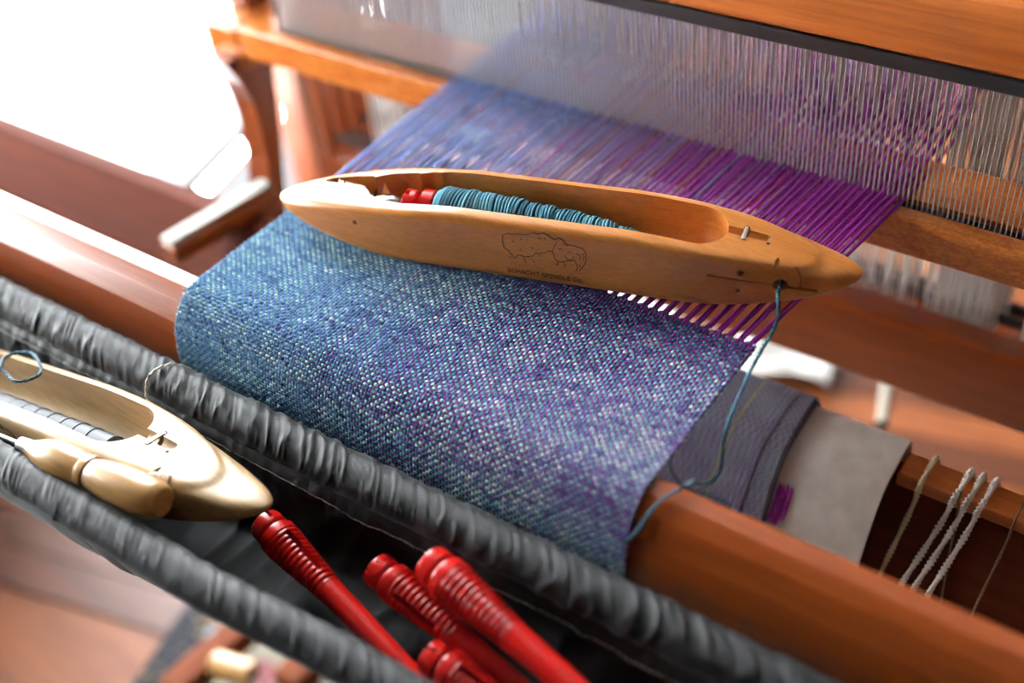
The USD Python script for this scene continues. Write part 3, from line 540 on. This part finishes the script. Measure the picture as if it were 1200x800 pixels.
lp = smooth_path([(-0.2750, -0.1020, -0.0400), (-0.2590, -0.1060, -0.0310), (-0.2433, -0.1085, -0.0276), (-0.2322, -0.1105, -0.0251), (-0.2134, -0.1122, -0.0213), (-0.2105, -0.1034, -0.0228), (-0.2216, -0.0939, -0.0260), (-0.2343, -0.0888, -0.0290), (-0.2479, -0.0887, -0.0315), (-0.2515, -0.0949, -0.0300), (-0.2460, -0.1042, -0.0255), (-0.2354, -0.1138, -0.0230), (-0.2400, -0.1230, -0.0300), (-0.2560, -0.1300, -0.0400)], 90)
single('yarn_loop', twisted(lp, 0.0012, 330), 'teal_yarn', 'looped teal yarn end lying on the pale maple shuttle', 'yarn', True)

# ------------------------------------------------------------------ the black bag hung in front of the breast beam
bag = thing('shuttle_bag', (0, -0.1, -0.115), 'black fabric bag with rolled edges hanging in front of the breast beam', 'bag')
def back_axis(x): return np.interp(x, [-0.6, -0.2, 0.0, 0.17, 0.5], [-0.0575, -0.0575, -0.0575, -0.0555, -0.0560]), np.interp(x, [-0.6, 0.5], [-0.0360, -0.0362])
def front_axis(x): return np.interp(x, [-0.6, -0.17, -0.095, 0.003, 0.082, 0.4], [-0.1640, -0.1625, -0.1620, -0.1625, -0.1570, -0.152]), np.interp(x, [-0.6, 0.1, 0.4], [-0.0200, -0.0210, -0.026])
def ridge(p, s): return 1 - np.abs(2 * noise(p, s) - 1)
def sleeve(axis, r, amp, seed, fx, x0=-0.55, x1=0.42, nx=900, na=44):
    x = np.linspace(x0, x1, nx); y, z = axis(x); a = np.linspace(0, 2 * np.pi, na, endpoint=False); Xg, A = np.meshgrid(x, a, indexing='ij')
    sk = Xg * fx + 1.5 * np.cos(A + 0.6) + 0.6 * noise(np.stack([Xg * 20, A * 0.5, 0 * A], -1), seed)
    w = amp * (ridge(np.stack([sk, 0.5 * np.cos(A), 0.5 * np.sin(A)], -1), seed) ** 4) * (0.15 + 1.2 * noise(np.stack([Xg * 12, np.cos(A), np.sin(A)], -1), seed + 1)) + 0.5 * amp * ridge(np.stack([sk * 2.3, np.cos(A) * 0.7, np.sin(A) * 0.7], -1), seed + 2) ** 2
    R = r - 0.5 * amp + w
    V = np.stack([Xg, y[:, None] + R * np.cos(A), z[:, None] + R * np.sin(A)], -1).reshape(-1, 3)
    i, j = np.meshgrid(np.arange(nx - 1), np.arange(na), indexing='ij'); j2 = (j + 1) % na
    F = np.stack([i * na + j, (i + 1) * na + j, (i + 1) * na + j2, i * na + j2], -1).reshape(-1, 4)
    m = tri((V, F)); k = len(V); e = np.arange(na); e2 = (e + 1) % na
    V = np.vstack([V, [[x0, y[0], z[0]], [x1, y[-1], z[-1]]]]); F = np.vstack([m.faces, np.stack([np.full(na, k), e, e2], 1), np.stack([np.full(na, k + 1), (nx - 1) * na + e2, (nx - 1) * na + e], 1)])
    m = trimesh.Trimesh(V, F, process=False)
    if m.volume < 0: m.invert()
    return m
part(bag, 'back_roll', sleeve(back_axis, 0.0124, 0.0015, 31, 120, nx=1500), 'black_fabric', True)
part(bag, 'front_roll', sleeve(front_axis, 0.0110, 0.0008, 47, 150, nx=1500), 'black_fabric', True)
NX, NV = 420, 46
xg = np.linspace(-0.55, 0.42, NX); v = np.linspace(0, 1, NV)
yb, zb = back_axis(xg); yf_, zf_ = front_axis(xg); zbot = np.interp(xg, [-0.5, -0.12, -0.02, 0.08, 0.4], [-0.122, -0.118, -0.092, -0.086, -0.090])
ctrl = np.stack([np.stack([yb - 0.0090, zb - 0.0070], -1), np.stack([yb - np.interp(xg, [-0.02, 0.04], [0.0165, 0.0128]), zb - 0.0160], -1), np.stack([yb - np.interp(xg, [-0.02, 0.04], [0.0195, 0.0135]), zbot + 0.026], -1), np.stack([yb - 0.0300, zbot + 0.002], -1), np.stack([0.5 * (yb + yf_) - 0.008, zbot - 0.002], -1), np.stack([yf_ + 0.022, zbot + 0.006], -1), np.stack([yf_ + 0.010, zbot * 0.55 + zf_ * 0.45], -1), np.stack([yf_ + 0.0085, zf_ - 0.0060], -1)], 1)
from scipy.interpolate import PchipInterpolator
pk = PchipInterpolator([0, 0.12, 0.27, 0.42, 0.55, 0.70, 0.85, 1.0], ctrl, axis=1)(v)
Xg, Vg = np.meshgrid(xg, v, indexing='ij')
pl = np.exp(-((Vg - 0.10) / 0.09) ** 2)
disp = 0.0022 * (ridge(np.stack([Xg * 45 + 3 * Vg, Vg * 4, 0 * Vg], -1), 61) ** 2 - 0.4) * np.clip(Vg * 8, 0, 1) * np.clip((1 - Vg) * 8, 0, 1) + 0.0004 * pl * np.sin(Xg * 560 + 2 * np.sin(Xg * 90))
dy, dz = np.gradient(pk[:, :, 0], axis=1), np.gradient(pk[:, :, 1], axis=1); ln = np.sqrt(dy ** 2 + dz ** 2) + 1e-9
ny, nz2 = dz / ln, -dy / ln
ny, nz2 = np.where(nz2.mean() < 0, -ny, ny), np.where(nz2.mean() < 0, -nz2, nz2)
inn = np.stack([Xg, pk[:, :, 0] + ny * disp, pk[:, :, 1] + nz2 * disp], -1); out = inn - np.stack([0 * ny, ny, nz2], -1) * 0.0014
i, j = np.meshgrid(np.arange(NX - 1), np.arange(NV - 1), indexing='ij')
qf = np.stack([i * NV + j, (i + 1) * NV + j, (i + 1) * NV + j + 1, i * NV + j + 1], -1).reshape(-1, 4)
pk_m = cat((inn.reshape(-1, 3), qf), (out.reshape(-1, 3), qf[:, ::-1]))
part(bag, 'pocket', pk_m, 'black_fabric', True)
rowi = np.interp(xg, [-0.02, 0.04], [0.085, 0.150]) * (NV - 1); row = np.stack([[np.interp(rowi[k], np.arange(NV), inn[k, :, c]) for c in range(3)] for k in range(NX)]); st = []
sx = -0.54
while sx < 0.40:
    k0 = np.interp([sx, sx + 0.0034], xg, np.arange(NX)); P = [np.array([np.interp(k, np.arange(NX), row[:, c]) for c in range(3)]) for k in k0]
    n = np.array([0, -0.75, 0.66]) * 0.0005
    st.append(tube([P[0] - n, P[0] + n, (P[0] + P[1]) / 2 + 1.4 * n, P[1] + n, P[1] - n], 0.00040, 5)); sx += 0.0046
part(bag, 'seam_stitching', cat(*st), 'stitch_thread', True, 'dashed grey seam stitching', 'stuff')
pin = smooth_path([(-0.345, -0.0712, -0.0300), (-0.3300, -0.0710, -0.0310), (-0.3180, -0.0708, -0.0325), (-0.3130, -0.0704, -0.0335)], 14)
single('safety_pin', tube(pin, 0.0006, 8), 'brass', 'brass pin stuck through the back roll of the black bag', 'pin', True)
cord = smooth_path([(-0.1400, -0.0400, -0.0420), (-0.1425, -0.0480, -0.0280), (-0.1455, -0.0560, -0.0222), (-0.1500, -0.0660, -0.0240), (-0.1510, -0.0720, -0.0330), (-0.1450, -0.0770, -0.0450), (-0.1370, -0.0810, -0.0560), (-0.1290, -0.0850, -0.0660)], 50)
single('white_cord', twisted(cord, 0.0010, 420), 'white_cord', 'thin white cord looped over the bag edge beside the cloth', 'cord', True)

for x in (-0.545, 0.405):
    (yb_, zb_), (yf2, zf2) = back_axis(x), front_axis(x)
    part(bag, 'strap', cat(bar((x, yb_ - 0.004, zb_ - 0.004), (x, yf2 + 0.004, zf2 - 0.004), 0.020, 0.0024, 0.001), bar((x, yb_ + 0.010, zb_), (x, -0.0365, -0.046), 0.020, 0.0024, 0.001)), 'black_fabric')
# ------------------------------------------------------------------ four empty red pirns in the bag
def red_pirn(A, B, label, k=1.0, spin=0.0):
    A, B = np.array(A, float), np.array(B, float); L = np.linalg.norm(B - A)
    prof_ = [(0, 0), (0.0, 0.0074), (0.0012, 0.0092), (0.0035, 0.0098), (0.0082, 0.0098), (0.0094, 0.0090), (0.0094, 0.0064), (0.0120, 0.0064), (0.0120, 0.0104), (0.0132, 0.0110), (0.0180, 0.0110)]
    s = 0.0180; 
    while s < 0.060:
        r = 0.0110 - (s - 0.018) * 0.0036 / 0.042
        prof_ += [(s + 0.0003, r - 0.0010), (s + 0.0009, r - 0.0010), (s + 0.0012, r - 0.0003), (s + 0.0018, r + 0.0001), (s + 0.0027, r + 0.0001), (s + 0.0033, r - 0.0003)]; s += 0.0036
    prof_ += [(s, 0.0074), (s + 0.004, 0.0072)]
    while s < 0.135: s += 0.006; prof_ += [(s, np.interp(s, [0.06, 0.14], [0.0072, 0.0052]) + (0.00012 if int(s / 0.006) % 3 == 0 else 0))]
    prof_ += [(0.150, 0.0050), (0.152, 0.0044), (0.152, 0)]
    prof_ = [(a, b * k) for a, b in prof_]
    T = (B - A) / L; up = np.array([0, 0, 1.0]) + 0.5 * np.array([0.5, 0.8, 0.2]); up -= T * (up @ T); up /= np.linalg.norm(up); sd = np.cross(T, up)
    u2 = math.cos(spin) * up + math.sin(spin) * sd
    P = lambda s, h: A + T * s + u2 * h
    body = mani(lathe(prof_, A, B, 56)) - hull(cyl(P(0.022, 0.0035), P(0.022, 0.03), 0.0017, 12), cyl(P(0.050, 0.0035), P(0.050, 0.03), 0.0017, 12))
    nt = box([-0.0008, -0.0011, 0.0064], [0.0062, 0.0011, 0.02]); sd2 = np.cross(T, u2); vv = nt.vertices
    nt.vertices = A + vv[:, :1] * T + vv[:, 1:2] * sd2 + vv[:, 2:3] * u2
    if nt.volume < 0: nt.invert()
    head_cut = mani(box([-1, -1, -1], [1, 1, 1])); body = body - mani(nt)
    big = lathe([(0, 0), (0, 0.05), (0.0107, 0.05), (0.0107, 0)], A - 0.0 * T - T * 0.0, B, 12); big2 = mani(big)
    t = thing('red_pirn', A, label, 'pirn', 'empty red pirns lying in the black bag')
    part(t, 'head', body ^ big2, 'red_plastic', 28); part(t, 'ribbed_shaft', body - big2, 'red_plastic', 50)
    return t
red_pirn((-0.0335, -0.0985, -0.0560), (0.1100, -0.1300, -0.0700), 'leftmost red pirn, its head just under the tip of the pale shuttle', 1.0, 0.1)
red_pirn((0.0405, -0.0900, -0.0560), (0.1650, -0.1060, -0.0740), 'middle red pirn with a notched head, below the upper right one', 0.98, 1.2)
red_pirn((0.0770, -0.0850, -0.0330), (0.2000, -0.1075, -0.0440), 'thick red pirn nearest the cloth, uppermost of the group', 1.08, -0.5)
red_pirn((0.0985, -0.1180, -0.0560), (0.2300, -0.1240, -0.0680), 'lowest red pirn, only its head showing at the bottom edge', 0.98, 0.4)
single('metal_rod', tube([(0.150, -0.083, -0.070), (0.190, -0.086, -0.071), (0.230, -0.090, -0.073), (0.290, -0.096, -0.076)], 0.0018, 10), 'steel', 'thin silver rod beside the red pirns in the bag', 'rod', True)

# ------------------------------------------------------------------ turned wooden handle tool in the bag
AW0, AW1 = np.array([-0.0525, -0.1396, -0.0095]), np.array([-0.1630, -0.1496, -0.0145])
awl = thing('hook_tool', AW0, 'turned wooden handled tool with a thin steel shank, leaning on the pale shuttle', 'tool')
part(awl, 'handle', lathe([(0, 0), (0, 0.0077), (0.0012, 0.0090), (0.006, 0.0106), (0.018, 0.0115), (0.032, 0.0112), (0.044, 0.0101), (0.0505, 0.0090), (0.0518, 0.0086), (0.0518, 0.0097), (0.0545, 0.0101), (0.0570, 0.0097), (0.0570, 0.0090), (0.062, 0.0101), (0.072, 0.0110), (0.082, 0.0106), (0.090, 0.0088), (0.096, 0.0065), (0.101, 0.0050), (0.1010, 0)], AW0, AW1, 48), 'handle_wood', 30)
part(awl, 'ferrule', lathe([(0.1005, 0), (0.1005, 0.0050), (0.1090, 0.0046), (0.1100, 0.0036), (0.1100, 0)], AW0, AW1, 28), 'steel', 30)
part(awl, 'shank', lathe([(0.109, 0), (0.109, 0.0014), (0.235, 0.0012), (0.240, 0.0004), (0.240, 0)], AW0, AW1, 14), 'steel', 30)

# ------------------------------------------------------------------ cloth beam with the finished cloth, its canvas apron and cords
cb = thing('cloth_beam', (0, 0.16, -0.22), 'square wooden cloth beam behind the breast beam, wound with cords', 'beam')
part(cb, 'beam', extrude_x([(0.1970, -0.1395), (0.1800, -0.1400), (0.1360, -0.1780), (0.1360, -0.2250), (0.1970, -0.2250)], -0.88, 0.63, 0.002), 'dull_dark')
part(cb, 'apron_stick', box([0.2310, 0.1770, -0.1425], [0.50, 0.1985, -0.1310], 0.002), 'cherry_bright', 30, 'lit top facet of the beam, shaped as a lighter orange strip')  # the beam's lit top facet, built as a strip of brighter wood
def wrapped(poly, x0, x1, w, name, m, label=None, parent=None):
    P = np.array(poly, float); d = np.gradient(P, axis=0); d /= np.linalg.norm(d, axis=1, keepdims=True); n = np.stack([d[:, 1], -d[:, 0]], 1)
    o = np.vstack([P, (P - n * w)[::-1]]); return part(parent or cb, name, extrude_x([tuple(p) for p in o], x0, x1), m, 40, label)
cp = smooth_path([(0.2040, -0.0, -0.225), (0.2060, 0, -0.150), (0.2010, 0, -0.1290), (0.1800, 0, -0.1290), (0.1600, 0, -0.1345), (0.1440, 0, -0.1520), (0.1310, 0, -0.1760), (0.1270, 0, -0.225)], 40)[:, [0, 2]]
wrapped(cp[::-1], 0.120, 0.2300, 0.0030, 'apron', 'felt_canvas', 'off white canvas apron')
fc_ = thing('cloth_roll', (0, 0.16, -0.22), 'finished grey purple cloth wound around the cloth beam', 'cloth')
for k in range(4):
    e = 0.0016 * (4 - k); x1 = 0.1640 + 0.0012 * ((k * 7) % 3)
    wrapped((cp + (cp - np.array([0.166, -0.18])) / np.linalg.norm(cp - np.array([0.166, -0.18]), axis=1, keepdims=True) * (0.0005 + e))[::-1], -0.162, x1, 0.0013, 'layer', 'woven_grey', None, fc_)
outer = cp + (cp - np.array([0.166, -0.18])) / np.linalg.norm(cp - np.array([0.166, -0.18]), axis=1, keepdims=True) * 0.0074
for x, mname, lab, r in ((0.1340, 'olive_yarn', 'olive yellow stripe yarn', 0.0011), (0.1500, 'lavender_yarn', 'lavender stripe yarns', 0.0010), (0.1535, 'lavender_yarn', 'lavender stripe yarns', 0.0010), (0.1580, 'plum_yarn', 'dark plum stripe yarns', 0.0013)):
    xx = np.linspace(x, x - 0.012, len(outer)); part(fc_, 'stripe', tube(np.stack([xx, outer[:, 0], outer[:, 1]], 1), r, 6), mname, True, lab)
fr = []
for k in range(26):
    x = 0.1715 + rng.normal() * 0.0028; P = smooth_path([(x, 0.1505, -0.1430), (x + rng.normal() * 0.001, 0.139, -0.158 + rng.normal() * 0.001), (x - 0.002 + rng.normal() * 0.0015, 0.131, -0.178), (x - 0.003 + rng.normal() * 0.002, 0.1245, -0.205)], 14)
    P[:, 1] -= 0.0025; fr.append(tube(P, 0.00065, 5))
single('fringe', cat(*fr), 'magenta_yarn', 'magenta yarn fringe lying on the off white canvas', 'fringe', True)
def beam_cord(p, name_mat, r, label):
    single('cord', twisted(smooth_path(p, 46), r, 200), name_mat, label, 'cord', True, 'cords wound over the cloth beam')
for x, m_, r, sl, lab in ((0.2475, 'pale_cord', 0.0021, -0.004, 'pale cord over the cloth beam, nearest the canvas'), (0.2695, 'white_cord', 0.0023, -0.012, 'white cord over the cloth beam, left one of three together'), (0.2770, 'white_cord', 0.0023, -0.012, 'white cord over the cloth beam, middle one of three together'), (0.2850, 'white_cord', 0.0023, -0.011, 'white cord over the cloth beam, right one of three together'), (0.2700, 'brown_cord', 0.0010, 0.012, 'thin brown cord crossing the white cords on the cloth beam'), (0.3050, 'brown_cord', 0.0011, -0.004, 'thin brown cord over the cloth beam at the picture edge')):
    beam_cord([(x + 0.001, 0.2015, -0.1420), (x + 0.0005, 0.2000, -0.1300), (x, 0.1930, -0.1283), (x - 0.0002, 0.1820, -0.1283), (x + 0.1 * sl, 0.1750, -0.1300), (x + 0.2 * sl, 0.1728, -0.1400), (x + 0.45 * sl, 0.1600, -0.1535), (x + 0.7 * sl, 0.1480, -0.1640), (x + sl, 0.1340, -0.1765), (x + sl, 0.1325, -0.2000)], m_, r, lab)

# ------------------------------------------------------------------ under the loom
single('steel_rod', lathe([(0, 0), (0, 0.006), (0.27, 0.006), (0.27, 0)], (0.1390, 0.455, -0.385), (0.085, 0.640, -0.50)), 'rod_grey', 'pale metal rod slanting above the floor behind the cloth beam', 'rod')
for k, (a, b, w, h, lab) in enumerate((((-0.362, 0.585, -0.640), (-0.384, -0.050, -0.598), 0.034, 0.030, 'leftmost wooden treadle above the rug'), ((-0.305, 0.585, -0.640), (-0.288, 0.020, -0.600), 0.036, 0.032, 'second wooden treadle from the left, above the rug'), ((-0.215, 0.585, -0.640), (-0.198, 0.020, -0.600), 0.036, 0.032, 'third wooden treadle from the left, mostly under the bag'))):
    t = thing('treadle', b, lab, 'treadle', 'wooden treadles above the rug'); part(t, 'bar', bar(a, b, w, h, 0.006), 'treadle_wood')
    part(t, 'tip', lathe([(0, 0), (0, 0.010), (0.004, 0.014), (0.046, 0.014), (0.050, 0.010), (0.050, 0)], (b[0] + 0.012, b[1] + 0.050, b[2] + 0.004), (b[0] + 0.060, b[1] + 0.062, b[2] + 0.004), 24), 'handle_wood')
mat('rug_pile', {'tc': ('texture_coordinate', {}), 'v': ('voronoi_texture', {'scale': 9.0, 'randomness': 0.55}) , 'n': ('noise_texture', {'scale': 34, 'detail': 3}), 'n2': ('noise_texture', {'scale': 11, 'detail': 2}),
                 'r': ('rgb_ramp', {'interpolate': False, 'ramp': [(0, lin('#2c2840')), (0.24, lin('#6b383c')), (0.34, lin('#6b6456'))]}), 'r2': ('rgb_ramp', {'ramp': [(0.60, (0, 0, 0)), (0.66, (1, 1, 1))]}), 'mx': ('mix', {'color2': lin('#5f7f86')}),
                 'p': ('principled_bsdf', {'roughness': 0.95, 'sheen_weight': 0.2})},
    [('tc.object', 'v.vector'), ('tc.object', 'n.vector'), ('tc.object', 'n2.vector'), ('v.distance', 'r.fac'), ('r.color', 'mx.color1'), ('n.fac', 'r2.fac'), ('r2.color', 'mx.fac'), ('mx.color', 'p.base_color')])
mat('rug_border', {'tc': ('texture_coordinate', {}), 'v': ('voronoi_texture', {'scale': 60.0, 'randomness': 0.8}), 'r': ('rgb_ramp', {'interpolate': False, 'ramp': [(0, lin('#6f5526')), (0.2, lin('#4c463c')), (0.3, lin('#1a1b24'))]}), 'p': ('principled_bsdf', {'roughness': 0.95})},
    [('tc.object', 'v.vector'), ('v.distance', 'r.fac'), ('r.color', 'p.base_color')])
rug = thing('rug', room(0.9, -0.9, 0), 'cream patterned rug with a dark border under the loom', 'rug')
r0p, r0q, r1p, r1q = 0.475, -1.95, 1.75, -0.30
part(rug, 'field', rbox(r0p + 0.045, r1p - 0.045, r0q + 0.045, r1q - 0.045, 0.0004, 0.0085, 0.001), 'rug_pile')
part(rug, 'border', cat(rbox(r0p, r0p + 0.045, r0q, r1q, 0.0004, 0.009, 0.001), rbox(r1p - 0.045, r1p, r0q, r1q, 0.0004, 0.009, 0.001), rbox(r0p + 0.045, r1p - 0.045, r0q, r0q + 0.045, 0.0004, 0.009, 0.001), rbox(r0p + 0.045, r1p - 0.045, r1q - 0.045, r1q, 0.0004, 0.009, 0.001)), 'rug_border')
plain('dimming_grey', (0.040, 0.041, 0.043), 0.95)  # dark tone that holds down the glare by the door
single('door_mat', rbox(0.03, 0.46, -0.30, 1.15, 0.0004, 0.010, 0.002), 'dimming_grey', 'added grey sheet that dims the floor glare along the bright glass door', 'mat')  # sheet added only to dim the floor glare by the door
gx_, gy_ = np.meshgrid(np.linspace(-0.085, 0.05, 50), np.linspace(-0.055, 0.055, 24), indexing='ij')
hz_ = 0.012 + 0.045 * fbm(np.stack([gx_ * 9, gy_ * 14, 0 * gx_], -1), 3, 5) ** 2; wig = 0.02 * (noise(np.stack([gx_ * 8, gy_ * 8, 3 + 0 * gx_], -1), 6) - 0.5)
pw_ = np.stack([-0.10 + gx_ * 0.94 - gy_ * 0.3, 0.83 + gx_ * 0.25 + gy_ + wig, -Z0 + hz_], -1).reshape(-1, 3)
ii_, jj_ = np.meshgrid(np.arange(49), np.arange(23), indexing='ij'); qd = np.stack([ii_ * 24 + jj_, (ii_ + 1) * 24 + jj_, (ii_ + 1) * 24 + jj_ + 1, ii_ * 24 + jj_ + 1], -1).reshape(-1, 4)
single('rag', cat((pw_, qd), (pw_ - [0, 0, 0.002], qd[:, ::-1])), 'light_patch_grey', 'patch of floor light shaped as a pale crumpled sheet beyond the cloth roll', 'rag', True)  # added mesh standing in for a patch of light on the floor
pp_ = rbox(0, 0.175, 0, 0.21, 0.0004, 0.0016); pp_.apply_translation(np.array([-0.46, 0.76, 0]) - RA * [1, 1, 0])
single('paper_sheet', pp_, 'light_patch_grey', 'patch of floor light shaped as a white sheet, seen through the gaps in the warp', 'paper', False)  # added sheet standing in for bright floor below the warp gaps
